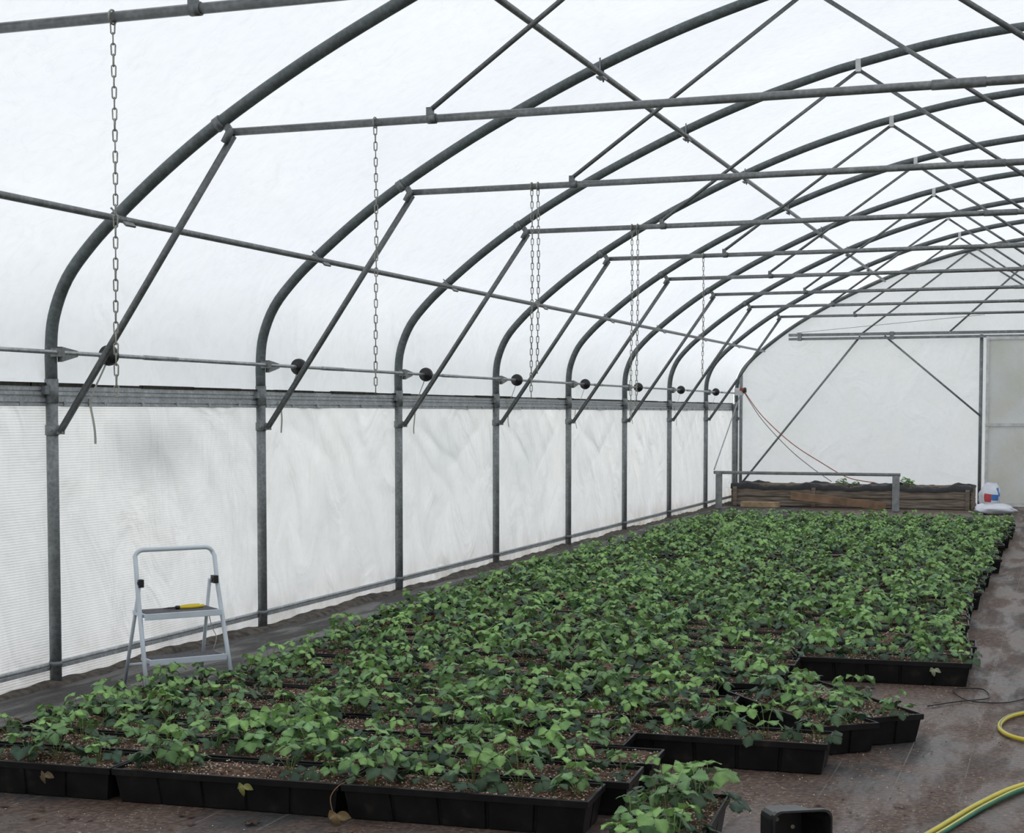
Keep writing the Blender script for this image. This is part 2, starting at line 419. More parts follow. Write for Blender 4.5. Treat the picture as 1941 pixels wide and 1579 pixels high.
for a,c in (((2.19,2.97),(4.02,4.36)),((5.63,3.3),(4.02,4.36)),((3.68,2.97),(5.3,4.45)),((W_T-2.19,2.97),(W_T-4.02,4.36)),((W_T-3.68,2.97),(W_T-5.3,4.45))):
    s_.tube([(a[0],y-.02,a[1]),(c[0],y-.02,c[1])],.016,8)
b.build('crossbars',[M_bar],frame); s_.build('struts',[M_strut,M_rail],frame)
b=MB()
for px,r in ((.48,.020),(2.62,.021),(5.63,.021),(W_T-2.62,.021),(W_T-.48,.020)):
    z=zof(px)
    nx=Vector((0,0,-1)) if 2<px<9 else (Vector((1,0,-1)).normalized() if px<2 else Vector((-1,0,-1)).normalized())
    p=Vector((px,0,z))+nx*(.036+r)
    y0=7.83-BAY*3.3
    b.tube([(p.x,y0,p.z),(p.x,YB-.1,p.z)],r,10)
    for y in HOOPS:
        for dy in(-.04,.04):
            b.tube([tuple(Vector((px,y+dy,z))-nx*.045),tuple(p+Vector((0,y+dy,0))+nx*(r+.025))],.006,6)
        q=p+Vector((0,y,0))+nx*(r+.006)
        b.box(tuple(q),(.05,.10,.012),mat=Matrix.Rotation(0 if 2<px<9 else (.785 if px<2 else -.785),3,'Y'))
b.build('purlins',[M_bar],frame)
b=MB()
yb=YB-.02
b.box((CX,yb-.05,2.985),(W_T-1.9,.06,.05),mi=0); b.box((CX,yb-.05,2.915),(W_T-1.9,.04,.045),mi=0)
for x in (1.15,2.75,5.0,8.5): b.box((x,yb-.09,2.95),(.07,.04,.14))
for s,x0 in((1,0),(-1,W_T)):
    X=lambda v:x0+s*v
    b.tube([(X(4.25),yb,0),(X(4.25),yb,2.95)],.03,8)
    b.tube([(X(2.2),yb-.02,2.95),(X(.05),yb-.02,.25)],.019,8)
    b.tube([(X(2.62),yb-.02,2.95),(X(4.25),yb-.02,1.55)],.017,8)
    b.tube([(X(.10),yb-.06,0),(X(.10),yb-.06,2.3)],.03,8)
    b.tube([(X(.02),yb-.30,0),(X(.02),yb-.30,1.75)],.032,8)
b.box((2.1,yb,.02),(4.2,.05,.05))
b.tube([(1.1,yb-.15,3.02),(4.3,yb-.1,3.28)],.004,5)
b.build('end_frame',[M_post],frame)
for i,(xa,xb) in enumerate(((4.33,5.62),(5.66,6.93))):
    b=MB(); yy=YB-.08
    b.box(((xa+xb)/2,yy,1.46),(xb-xa-.02,.012,2.86),mi=1)
    for x in(xa+.03,xb-.03): b.box((x,yy-.01,1.46),(.05,.04,2.9))
    for z in(.04,1.40,2.88): b.box(((xa+xb)/2,yy-.015,z),(xb-xa,.045,.05))
    b.build('door_%d'%(i+1),[M_rail,M_door])
def side(x,s):
    b=MB(); X=lambda v:x+s*v; ym=(YF+YB)/2; ln=YB-YF-.1
    for zc,h in((1.747,.030),(1.716,.020),(1.678,.026),(1.650,.016)):
        b.box((X(-.030),ym,zc),(.03,ln,h))
    b.box((X(-.036),ym,1.70),(.02,ln,.12))
    b.tube([(X(-.028),YF,.11),(X(-.028),YB-.1,.11)],.013,8)
    b.box((X(-.03),ym,.085),(.018,ln,.018))
    y=YF+.3
    while y<YB-.2:
        b.box((X(-.02),y,1.655),(.022,.03,.03)); y+=.42
    return b
side(0,1).build('trim_1',[M_alu],frame); side(W_T,-1).build('trim_2',[M_alu],frame)
b=MB(); rnd=random.Random(3)
y=YF
while y<YB-.3:
    l=rnd.uniform(.2,.7); b.box((-.024,y+l/2,1.768),(.03,l*1.02,rnd.uniform(.010,.022))); y+=l
b.build('mould_line',[M_mould],frame)  # dark mould line along the rail top, built as thin boxes
b=MB()
for k,y in enumerate(HOOPS):
    dy,zl,zt=.30+.05*(k%3),.24+.04*(k%2),1.69
    x=-.012; w=.022; n=8; vs=[]
    for i in range(n+1):
        t=i/n; vs+= [(x+.012*math.sin(t*4+k)+.01,y+dy+.03*t*t-w/2,zt-zl*t),(x+.012*math.sin(t*4+k)+.012,y+dy+.03*t*t+w/2,zt-zl*t)]
    b.add(vs,[(2*i,2*i+1,2*i+3,2*i+2) for i in range(n)],0,True)
    p=spline([(.05,y+.52,1.95),(.045,y+.46,1.86),(.02,y+.40,1.74),(-.0,y+.38,1.66)],4); vs=[]
    for q in p: vs+=[(q.x,q.y-.011,q.z),(q.x,q.y+.011,q.z)]
    b.add(vs,[(2*i,2*i+1,2*i+3,2*i+2) for i in range(len(p)-1)],0,True)
b.build('tie_straps',[M_white],frame)
roll=empty('roll_up_gear')
b=MB()
RX=.055
b.tube([(RX,YF+.1,1.955),(RX,YB-.25,1.955)],.0135,10)
for y in HOOPS:
    b.tube([(RX,y+.9,1.955),(RX,y+1.3,1.955)],.016,10,mi=0)
b.build('roll_tube',[M_tube],roll)
b=MB()
for y in HOOPS:
    b.box((.03,y,1.955),(.09,.06,.05))
    b.add([(.03,y+.02,1.99),(.03,y+.18,1.97),(.03,y+.18,1.935),(.03,y+.02,1.90),(.062,y+.02,1.99),(.062,y+.18,1.97),(.062,y+.18,1.935),(.062,y+.02,1.90)],
      [(0,1,2,3),(7,6,5,4),(0,4,5,1),(1,5,6,2),(2,6,7,3),(3,7,4,0)])
b.build('brackets',[M_bar],roll)
b=MB()
for y in HOOPS:
    b.lathe((RX,y+.51,1.955),(0,1,0),[(.02,-.06),(.026,-.055),(.030,-.035),(.054,-.032),(.062,-.02),(.065,0),(.062,.02),(.054,.032),(.03,.035),(.026,.055),(.02,.06)],20)
b.build('wheels',[M_black],roll)
b=MB()
b.box((.13,YB-.42,1.98),(.14,.16,.13),mi=0); b.box((.20,YB-.46,2.02),(.08,.10,.05),mi=1)
b.lathe((.24,YB-.46,2.0),(1,0,0),[(.03,-.03),(.055,-.02),(.055,.02),(.03,.03)],12,mi=2)
b.tube([(.16,YB-.45,1.93),(.13,25.75,.66)],.011,8,mi=3)
b.build('crank_box',[M_rail,simple('crank_red',(.30,.05,.04),.4),M_black,M_tube],roll)
def rope(name,pts,r,mat,n=8):
    b=MB(); b.tube(spline(pts,n),r,7); return b.build(name,[mat])
rope('red_rope',[(.25,YB-.5,1.97),(.6,YB-.7,1.55),(1.15,YB-.9,1.08),(1.7,YB-1.02,.74),(2.15,YB-1.08,.50),(2.6,YB-1.1,.42)],.008,simple('red_rope',(.36,.12,.10),.8))
rope('black_cable',[(.25,YB-.5,1.95),(.6,YB-.7,1.48),(1.1,YB-.85,.98),(1.5,YB-.9,.66),(1.85,YB-.92,.42)],.006,simple('cable_grey',(.10,.08,.08),.7))

# ---------------------------------------------------------------- chains
def chain(x,y,ztop,zbot):
    b=MB(); cl,cw,cr=.054,.023,.0031; pitch=cl-2*cr*1.9
    z=ztop; i=0
    b.tube([(x,y+.027*math.cos(a),ZB+.028*math.sin(a)) for a in np.linspace(0,2*math.pi,14)[:-1]],.004,6,closed=True)
    while z-cl>zbot:
        pts=[]; hl=cl/2-cw/2; zc=z-cl/2
        for a in np.linspace(0,2*math.pi,13)[:-1]:
            u=(cw/2-cr)*math.cos(a); w=(cw/2-cr)*math.sin(a)+(hl if math.sin(a)>=0 else -hl)
            ang=.5+(math.pi/2 if i%2 else 0)+.1*math.sin(i*1.3)
            pts.append((x+u*math.cos(ang)+.004*math.sin(i*.15),y+u*math.sin(ang),zc+w))
        b.tube(pts,cr,6,closed=True); z-=pitch; i+=1
    return b.build('hanging_chain',[M_chain])
ZC=ZB-.015
chain(2.045,HOOPS[4],ZC,1.66)
chain(2.09,HOOPS[5],ZC,1.69)
chain(2.12,HOOPS[6],ZC,1.70); chain(2.165,HOOPS[6],ZC,1.86)
chain(2.15,HOOPS[7],ZC,1.52); chain(2.20,HOOPS[7],ZC,1.66)
chain(2.20,HOOPS[8],ZC,1.95)

# ---------------------------------------------------------------- troughs
TL,TW,TH=1.0,.30,.14
def outline(inset,groove,tl=TL):
    hl,hw=tl/2-inset,TW/2-inset; g=.008 if groove else 0; pts=[]
    k=max(2,round(tl*5))
    def sidepts(a,bb,nrm,k):
        a=np.array(a);bb=np.array(bb);nrm=np.array(nrm); d=bb-a; ln=np.linalg.norm(d); r=[a]
        for i in range(1,k):
            t=i/k; e=.009/ln
            r+=[a+d*(t-e),a+d*(t-e*.5)-nrm*g,a+d*(t+e*.5)-nrm*g,a+d*(t+e)]
        return r
    pts+=sidepts((-hl,-hw),(hl,-hw),(0,-1),k); pts+=sidepts((hl,-hw),(hl,hw),(1,0),2)
    pts+=sidepts((hl,hw),(-hl,hw),(0,1),k); pts+=sidepts((-hl,hw),(-hl,-hw),(-1,0),2)
    return np.array(pts)
def trough_proto(tl):
    lv=[(0,.028,True),(.112,.010,True),(.1125,.0,False),(.138,-.001,False),(TH,.002,False),(TH,.009,False),(.112,.012,False)]
    V=[];n=None
    for z,ins,g in lv:
        o=outline(ins,g,tl); n=len(o); V.append(np.c_[o,np.full(n,z)])
    V=np.concatenate(V); F=[]
    for i in range(len(lv)-1):
        for j in range(n): F.append((i*n+j,i*n+(j+1)%n,(i+1)*n+(j+1)%n,(i+1)*n+j))
    return V,np.array(F)
TP={l:trough_proto(l) for l in (1.0,.8,.6,.4)}
gx,gy=26,9
def soil_proto(rng):
    X,Yg=np.meshgrid(np.linspace(-TL/2+.011,TL/2-.011,gx),np.linspace(-TW/2+.011,TW/2-.011,gy),indexing='ij')
    Z=.122+.012*np.sin(X*9+rng.uniform(0,6))*np.sin(Yg*14+rng.uniform(0,6))+rng.normal(0,.003,X.shape)
    Z=np.clip(Z,.113,.139); Z[0,:]=Z[-1,:]=.125; Z[:,0]=Z[:,-1]=.125
    V=np.c_[X.ravel(),Yg.ravel(),Z.ravel()]
    F=[(i*gy+j,(i+1)*gy+j,(i+1)*gy+j+1,i*gy+j+1) for i in range(gx-1) for j in range(gy-1)]
    return V,np.array(F)
SP=[soil_proto(RNG) for _ in range(6)]
def corners(t,m=0):
    c,s=math.cos(t[2]),math.sin(t[2]); return [(t[0]+c*a*(t[3]/2-m)-s*b_*(TW/2-m),t[1]+s*a*(t[3]/2-m)+c*b_*(TW/2-m)) for a,b_ in((-1,-1),(1,-1),(1,1),(-1,1))]
def overlap(a,b_,m=.012):
    A=np.array(corners(a,m));B=np.array(corners(b_,m))
    for ang in (a[2],a[2]+math.pi/2,b_[2],b_[2]+math.pi/2):
        d=np.array((math.cos(ang),math.sin(ang))); pa=A@d;pb=B@d
        if pa.max()<pb.min() or pb.max()<pa.min(): return False
    return True
SK=.06
troughs=[(4.40,7.81,math.radians(128),1.0),(4.58,8.10,math.radians(128),1.0),(4.32,5.38,math.radians(93),1.0),(4.16,7.06,math.atan(SK*.6),1.0)]
rr=random.Random(5); j=0
while True:
    y=5.42+.345*j
    if y>21.9: break
    if j==0: s0,xe=.93,4.0
    elif j<4: s0,xe=1.0,4.12
    elif j<6: s0,xe=1.0,4.7
    elif j<9: s0,xe=1.27,4.45
    elif j<11: s0,xe=1.15,4.45
    elif j<14: s0,xe=1.02,5.16
    else: s0,xe=.92,5.12
    jit=rr.uniform(-.05,.05) if j>10 else rr.uniform(-.012,.012)
    left=s0+jit
    while left<xe-.3:
        ok=False
        for ln in (1.0,.8,.6,.4):
            if ln<1 and j>10: break
            cx=left+ln/2
            if left+ln>xe+.09: continue
            t=(cx,y+.15+SK*(cx-1.0)+rr.uniform(-.006,.006),math.atan(SK)+rr.uniform(-.006,.006),ln)
            if all(abs(t[1]-k[1])>1.2 or not overlap(t,k) for k in troughs):
                troughs.append(t); left+=ln+.01+(rr.uniform(0,.03) if j>10 else 0); ok=True; break
        if not ok: left+=.03
    j+=1
print('troughs',len(troughs))
def inst(V,cx,cy,a,sc=1,cz=0):
    c,s=math.cos(a),math.sin(a); o=np.empty_like(V); o[:,0]=(V[:,0]*c-V[:,1]*s)*sc+cx; o[:,1]=(V[:,0]*s+V[:,1]*c)*sc+cy; o[:,2]=V[:,2]*sc+cz; return o
class Acc:
    def __init__(s): s.V=[];s.F=[];s.C=[];s.n=0
    def add(s,V,F,C=None):
        s.V.append(V); s.F.append(F+s.n); s.n+=len(V)
        if C is not None: s.C.append(C)
A=Acc();S=Acc()
for i,t in enumerate(troughs):
    A.add(inst(TP[t[3]][0],*t[:3]),TP[t[3]][1]); v,f=SP[i%6]; v=v*np.array([(t[3]-.022)/(TL-.022),1,1]); S.add(inst(v,*t[:3]),f)
tr=empty('strawberry_troughs')
np_mesh('trough_bodies',np.concatenate(A.V),np.concatenate(A.F),[M_trough],tr,smooth=False)
np_mesh('potting_soil',np.concatenate(S.V),np.concatenate(S.F),[M_soil],tr)
def granules(name,pos,size,mat,parent=None):
    O=np.array([(1,0,0),(-1,0,0),(0,1,0),(0,-1,0),(0,0,.8),(0,0,-.8)],float)
    FF=np.array([(0,2,4),(2,1,4),(1,3,4),(3,0,4),(2,0,5),(1,2,5),(3,1,5),(0,3,5)])
    n=len(pos); J=O[None]*size[:,None,None]*RNG.uniform(.6,1.3,(n,6,1)); V=pos[:,None,:]+J
    F=FF[None]+(np.arange(n)*6)[:,None,None]
    return np_mesh(name,V.reshape(-1,3),F.reshape(-1,3),[mat],parent,smooth=False)
P=[];Q=[]
for t in troughs:
    if t[1]<12:
        n=int((600 if t[1]<8 else 240)*t[3])
        l=np.c_[RNG.uniform(-t[3]/2+.015,t[3]/2-.015,n),RNG.uniform(-TW/2+.015,TW/2-.015,n),RNG.uniform(.124,.138,n)]
        g=inst(l,*t[:3]); k=int(n*.5); P.append(g[:k]); Q.append(g[k:])
P=np.concatenate(P);Q=np.concatenate(Q)
granules('perlite_granules',P,RNG.uniform(.0020,.0055,len(P)),M_perlite,tr)
granules('bark_chips',Q,RNG.uniform(.003,.008,len(Q)),M_bark,tr)
n=4200; g=np.c_[RNG.uniform(1.0,6.4,n),RNG.uniform(4.4,11.5,n),np.full(n,.002)]
w=np.array([math.exp(-max(0,abs(x-4.7)-.3)*2.6) if y>5.3 else 1 for x,y,_ in g]); g=g[RNG.uniform(0,1,n)<w]
h=int(len(g)*.6)
deb=empty('floor_litter')
granules('spilt_perlite',g[:h],RNG.uniform(.0015,.004,h),M_perlite,deb)
granules('spilt_bark',g[h:],RNG.uniform(.002,.005,len(g)-h),M_bark,deb)

# ---------------------------------------------------------------- strawberry plants
def leaflet(Lh,Wd,rows,cross,fold,droop,ph):
    t=np.linspace(0,1,rows)
    w=np.interp(t,[0,.1,.25,.42,.6,.76,.9,1],[.05,.30,.62,.90,1.0,.92,.66,.24])
    s=np.linspace(-1,1,cross)
    T,Sg=np.meshgrid(t,s,indexing='ij'); Wm=np.repeat(w[:,None],cross,1)
    if rows>=9:
        tooth=np.where(np.arange(rows)%2==0,1.09,.86); edge=np.abs(Sg)>.99
        Wm=np.where(edge,Wm*tooth[:,None],Wm)
    yv=Wd/2*Wm*Sg; xv=Lh*(T-.10*Sg**2*T)
    zv=fold*np.abs(yv)-droop*Lh*T**2+.05*Lh*np.sin(T*9+ph)*np.abs(Sg)-.22*(np.abs(Sg)**3)*Wd*.35
    V=np.stack([xv,yv,zv],-1).reshape(-1,3)
    F=[(i*cross+j,(i+1)*cross+j,(i+1)*cross+j+1,i*cross+j+1) for i in range(rows-1) for j in range(cross-1)]
    return V,np.array(F)
def rotz(a): c,s=math.cos(a),math.sin(a); return np.array([[c,-s,0],[s,c,0],[0,0,1]])
def roty(a): c,s=math.cos(a),math.sin(a); return np.array([[c,0,s],[0,1,0],[-s,0,c]])
def rotx(a): c,s=math.cos(a),math.sin(a); return np.array([[1,0,0],[0,c,-s],[0,s,c]])
def plant(seed,lod):
    r=np.random.default_rng(seed); acc=Acc()
    rows,cross,ps=[(14,7,5),(8,5,4),(5,3,3)][lod]
    nl=r.integers(8,12); az0=r.uniform(0,6.28)
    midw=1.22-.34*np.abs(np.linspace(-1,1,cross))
    for i in range(nl):
        young=i/nl
        az=az0+i*2.4+r.uniform(-.35,.35)
        reach=(.082-.055*young)*r.uniform(.6,1.35); hgt=(.035+.110*young)*r.uniform(.65,1.25)
        if i==nl-1: hgt*=.8
        d=np.array([math.cos(az),math.sin(az),0])
        k=ps+1; tt=np.linspace(0,1,k)
        base=d*.008
        pts=base[None]+d[None]*(reach*tt**1.5)[:,None]+np.array([0,0,1])[None]*(hgt*np.sin(tt*math.pi/2*.95))[:,None]
        rad=.0017; sd=np.array([-d[1],d[0],0]); up=np.array([0,0,1.]); ring=[]
        for a in (0,2.09,4.19): ring.append(pts+(sd*math.cos(a)+(up*.6-d*.6)*math.sin(a))[None]*rad)
        V=np.stack(ring,1).reshape(-1,3)
        F=[(q*3+a,q*3+(a+1)%3,(q+1)*3+(a+1)%3,(q+1)*3+a) for q in range(k-1) for a in range(3)]
        pc=np.array([.24,.33,.11]) if r.random()<.75 else np.array([.27,.15,.07])
        acc.add(V,np.array(F),np.tile(pc,(len(V),1)))
        tip=pts[-1]
        sz=(.058-.012*young)*r.uniform(.75,1.2)
        tilt=r.uniform(-.25,.85)*(1-.3*young)
        Rm=rotz(az)@roty(tilt)@rotx(r.uniform(-.5,.5))
        u=r.random()
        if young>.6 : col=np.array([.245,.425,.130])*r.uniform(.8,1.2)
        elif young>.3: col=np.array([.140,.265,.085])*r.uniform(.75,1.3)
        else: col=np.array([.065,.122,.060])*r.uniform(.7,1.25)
        if u<.003: col=np.array([.42,.36,.07])
        elif u<.018: col=np.array([.18,.10,.06])
        elif u<.22: col=col*np.array([.85,.88,1.15])
        fold=r.uniform(.10,.5)+(.4 if young>.85 else 0)
        for kx,(a,m) in enumerate(((0,1.0),(1.45,.92),(-1.45,.92))):
            V,F=leaflet(sz*m,sz*m*r.uniform(.82,.95),rows,cross,fold,r.uniform(.05,.45),r.uniform(0,6))
            V[:,0]+=.004
            Rl=rotz(a+r.uniform(-.15,.15))@roty(r.uniform(-.15,.35))
            V=(Rm@(Rl@V.T)).T+tip
            c=np.tile(col*r.uniform(.90,1.10),(len(V),1))*np.tile(midw,rows)[:,None]
            acc.add(V,F,c)
    return np.concatenate(acc.V),np.concatenate(acc.F),np.concatenate(acc.C)
PR=[[plant(100+20*l+i,l) for i in range(n)] for l,n in ((0,18),(1,14),(2,12))]
G=Acc(); cnt=0
for ti,t in enumerate(troughs):
    np_=max(2,round(t[3]*5)); dens=.9 if ti==2 else .12
    for i in range(np_):
        for side_ in ((-1,1) if RNG.random()<dens else (0,)):
            if RNG.random()<.06: continue
            lx=-t[3]/2+.1+.2*i*(t[3]/np_/.2)+RNG.uniform(-.045,.045); ly=(side_*.075 if side_ else 0)+RNG.uniform(-.03,.03)
            p=inst(np.array([[lx,ly,0]]),*t[:3])[0]
            lod=0 if p[1]<9 else (1 if p[1]<14 else 2)
            V,F,C=PR[lod][RNG.integers(len(PR[lod]))]
            sc=RNG.uniform(.78,1.22)*(1.18 if ti==2 else 1)
            G.add(inst(V,p[0],p[1],RNG.uniform(0,6.28),sc,.124),F,C*RNG.uniform(.80,1.2)); cnt+=1
print('plants',cnt)
np_mesh('strawberry_plants',np.concatenate(G.V),np.concatenate(G.F),[M_leaf],None,col=np.concatenate(G.C))

def dry_leaf(acc,p,az,tilt,sz,col,fold=.9,droop=.7):
    for a in (0,1.4,-1.4):
        V,F=leaflet(sz,sz*.75,8,5,fold,droop,random.random()*6)
        V=(rotz(az)@roty(tilt)@rotz(a)@V.T).T+np.array(p); acc.add(V,F,np.tile(col,(len(V),1)))
D=Acc()
for x,y,z,c in ((1.67,5.45,.11,(.22,.16,.08)),(2.57,5.50,.12,(.34,.33,.10)),(4.93,9.47,.10,(.55,.58,.40)),(3.63,8.0,.16,(.4,.34,.2))):
    dry_leaf(D,(x,y-.03,z),-1.57+random.uniform(-.3,.3),1.0,.036,np.array(c)*.8)
dry_leaf(D,(2.98,5.47,.04),-1.5,1.25,.05,np.array((.30,.21,.10)))
for i in range(70):
    if i<38: x,y=random.uniform(1.3,3.9),random.uniform(5.1,5.40)
    else: x,y=random.uniform(4.5,5.2),random.uniform(5.6,9.0)
    if any(abs(x-t[0])<.62 and abs(y-t[1])<.62 for t in troughs[:4]): continue
    dry_leaf(D,(x,y,.010),random.uniform(0,6.28),random.uniform(-.12,.02),random.uniform(.015,.032),np.array((.13,.07,.045))*random.uniform(.6,1.4),.35,.18)
np_mesh('dry_leaves',np.concatenate(D.V),np.concatenate(D.F),[M_leaf],None,col=np.concatenate(D.C))
rope('withered_runner',[(3.02,5.62,.15),(2.99,5.50,.155),(2.96,5.46,.11),(2.97,5.455,.05)],.002,simple('runner',(.25,.14,.08),.8))

# ---------------------------------------------------------------- step ladder
lad=empty('step_ladder')
fr=Vector((.785,-.619,0)).normalized(); wd=Vector((.619,.785,0)).normalized(); zz=Vector((0,0,1))
hw=.235
Cl=Vector((1.15,7.91,0))-wd*(hw+.02)-fr*.22
def LP(w,f,z): return Cl+wd*w+fr*f+zz*z
M_lad=simple('ladder_white',(.60,.66,.72),.35,var=.06); M_mat=simple('tread_grey',(.09,.09,.10),.8,var=.2,scale=60)
b=MB()
def ff(z): return .22-.26*(z/.80)
def wz(z): return hw+.02*(1-z/.8)
pts=[LP(-wz(0),ff(0),.0),LP(-wz(.3),ff(.3),.3),LP(-wz(.6),ff(.6),.6),LP(-wz(.72),ff(.72),.77)]
cr=.05
for a in np.linspace(0,math.pi/2,6)[1:]:
    pts.append(LP(-wz(.74)+cr-cr*math.cos(a),ff(.77),.77+cr*math.sin(a)))
right=[LP(-((p-Cl).dot(wd)),(p-Cl).dot(fr),p.z) for p in pts[::-1]]
b.tube(pts+right,.0130,12)
for s in(-1,1):
    b.tube([LP(s*(hw-.025),-.02,.635),LP(s*(hw+.0),-.25,0)],.0105,10)
    b.beam(LP(s*(hw-.005),.07,.455),LP(s*(hw-.02),-.13,.455),.006,.022)
b.tube([LP(-hw+.005,-.20,.14),LP(hw-.005,-.20,.14)],.009,8)
b.build('tube_frame',[M_lad],lad)
b=MB(); ang=math.atan2(wd.y,wd.x)
for z,fc,d in((.455,.0,.22),(.205,.10,.16)):
    b.box(LP(0,fc,z),(2*hw-.02,d,.022),rz=ang,mi=0); b.box(LP(0,fc,z+.013),(2*hw-.05,d-.02,.006),rz=ang,mi=1)
    b.box(LP(0,fc+d/2,z-.004),(2*hw-.01,.008,.036),rz=ang,mi=0)
b.build('treads',[M_lad,M_mat],lad,bevel=.003)
b=MB()
for s in(-1,1):
    b.box(LP(s*(hw-.012),.02,.635),(.030,.05,.045),rz=ang)
    b.lathe(LP(s*(hw-.012),.02,.635),wd,[(.012,-.02),(.016,-.016),(.016,.016),(.012,.02)],10)
    b.lathe(LP(s*wz(0),ff(0),0),zz,[(.017,0),(.017,.02),(.014,.025)],12); b.lathe(LP(s*hw,-.25,0),zz,[(.015,0),(.015,.02),(.012,.025)],12)
b.build('plastic_joints',[M_black],lad,bevel=.002)
rope('ladder_cord',[LP(.19,.0,.45),LP(.20,.03,.36),LP(.215,.06,.30),LP(.20,.05,.23)],.0025,M_white).parent=lad
M_yel=simple('yellow_grip',(.72,.54,.02),.45,var=.08)
b=MB(); z=.455+.018
P_=lambda w,f,dz=0: LP(w,f,z+dz)
b.tube(spline([P_(.01,.0,.008),P_(.06,.02,.009),P_(.11,.015,.009),P_(.165,-.01,.008)],5),[.009]*16,8,mi=0)
b.tube(spline([P_(.01,.0,.008),P_(.05,-.03,.009),P_(.10,-.045,.009),P_(.155,-.05,.008)],5),[.009]*16,8,mi=0)
b.lathe(P_(.005,0,0),zz,[(.014,0),(.016,.004),(.016,.014),(.012,.018)],12,mi=1)
b.add([P_(0,-.012,.006),P_(0,.012,.006),P_(-.05,.02,.006),P_(-.085,.004,.006),P_(-.05,-.006,.006),P_(0,-.012,.012),P_(0,.012,.012),P_(-.05,.02,.012),P_(-.085,.004,.009),P_(-.05,-.006,.012)],
  [(0,1,2,3,4),(9,8,7,6,5),(0,5,6,1),(1,6,7,2),(2,7,8,3),(3,8,9,4),(4,9,5,0)],1)
b.build('pruning_shears',[M_yel,M_black])

# ---------------------------------------------------------------- hose
M_hy=simple('hose_yellow',(.66,.52,.05),.4,var=.08); M_hg=simple('hose_green',(.02,.16,.09),.4)
def hose(pts,mats,ms):
    b=MB(); b.tube(spline(pts,10),.0115,12,mats=ms); return b.build('garden_hose',mats)
hp=[(4.90,5.0,.0125),(5.02,5.55,.0125),(5.19,6.12,.0125),(5.33,6.60,.0125),(5.49,6.99,.0125),(5.78,7.35,.0125),(6.2,7.55,.0125),(6.8,7.6,.0125)]
hose(hp,[M_hy,M_hg],[0,0,1,0,0,0,0,0,1,0,0,0])
hose([(x+.030,y-.022,z) for x,y,z in hp],[M_hg,M_hy],[0,0,0,1,0,0,0,0,0,1,0,0])
hose([(6.6,9.1,.0125),(5.95,8.98,.0125),(5.6,8.84,.0125),(5.41,8.62,.0125),(5.345,8.37,.0125),(5.36,8.14,.0125),(5.46,7.97,.0125),(5.7,7.88,.0125),(6.2,7.98,.0125)],[M_hy,M_hg],[0,0,1,0,0,0,0,0,1,0,0,0])
rope('drip_tube',[(4.95,8.75,.006),(5.1,8.95,.006),(5.25,9.1,.008),(5.2,9.4,.006),(5.05,9.3,.01),(5.15,9.0,.006),(5.35,9.0,.006),(5.5,9.3,.006)],.004,M_black)
# ---------------------------------------------------------------- square pot lying on its side
b=MB(); pc=Vector((4.74,5.52,.0)); dv=Vector((.50,-.866,0)).normalized(); sv=Vector((.866,.50,0)).normalized()
def sq(d,hw_,zc,r=.03):
    out=[]
    for sx,sz,a0 in((1,1,0),(-1,1,90),(-1,-1,180),(1,-1,270)):
        for a in (0,30,60,90):
            aa=math.radians(a0+a); out.append(pc+dv*d+sv*(sx*(hw_-r)+r*math.cos(aa))+zz*(zc+sz*(hw_-r)+r*math.sin(aa)))
    return out
secs=[(-.11,.075,.105),(-.105,.080,.105),(.075,.098,.106),(.076,.108,.109),(.105,.109,.110),(.106,.102,.110),(.075,.095,.108),(-.10,.073,.106)]
vs=[];n=16
for d,h_,zc in secs: vs+=sq(d,h_,zc)
k=len(secs)
fs=[(i*n+j,i*n+(j+1)%n,(i+1)*n+(j+1)%n,(i+1)*n+j) for i in range(k-1) for j in range(n)]
fs+=[tuple(range(n))[::-1],tuple((k-1)*n+j for j in range(n))]
b.add(vs,fs)
for sx,sz in((-.02,-.03),(-.02,.03),(.04,.0)):
    b.lathe(pc-dv*.099+sv*sx+zz*(.106+sz),dv,[(.008,0),(.008,.0015)],10,mi=1)
b.build('plastic_pot',[simple('pot_plastic',(.018,.018,.019),.38,var=.3,scale=20),M_perlite])

# ---------------------------------------------------------------- raised bed
bed=empty('raised_bed'); b=MB()
y0,y1_,x0,x1=26.95,28.0,.20,4.18
for i,(z,h_) in enumerate(((.08,.15),(.24,.15))):
    b.box(((x0+x1)/2,y0,z),(x1-x0,.04,h_)); b.box(((x0+x1)/2,y1_,z),(x1-x0,.04,h_))
    b.box((x0,(y0+y1_)/2,z),(.04,y1_-y0+.04,h_)); b.box((x1,(y0+y1_)/2,z),(.04,y1_-y0+.04,h_))
for x in (x0+.05,1.6,2.95,x1-.05): b.box((x,y0-.035,.165),(.07,.035,.33))
b.build('boards',[M_wood],bed,bevel=.004)
rows=[]
for x in np.linspace(x0-.03,x1+.03,70):
    q=.022*math.sin(x*5)+.014*math.sin(x*13+1)+.010*math.sin(x*31)
    rows.append([(x,y0-.035,.29+q*.4),(x,y0-.03,.33+q*.3),(x,y0-.01,.37+q),(x,y0+.05,.38+q),(x,y0+.12,.33),(x,y0+.5,.31+.01*math.sin(x*7)),(x,y1_-.12,.33),(x,y1_-.02,.37+q),(x,y1_+.03,.33)])
grid_obj('liner',rows,M_liner,bed)
b=MB(); b.box((2.2,27.47,.33),(3.9,.82,.06)); b.build('bed_soil',[M_soil],bed)
W_=Acc()
for i,(x,y,sc) in enumerate(((2.05,27.2,1.1),(2.25,27.3,.8),(3.10,27.15,1.3),(3.16,27.2,1.0))):
    V,F,C=PR[1][i%10]; W_.add(inst(V,x,y,i*1.3,sc,.35),F,C*1.0)
np_mesh('bed_weeds',np.concatenate(W_.V),np.concatenate(W_.F),[M_leaf],bed,col=np.concatenate(W_.C))
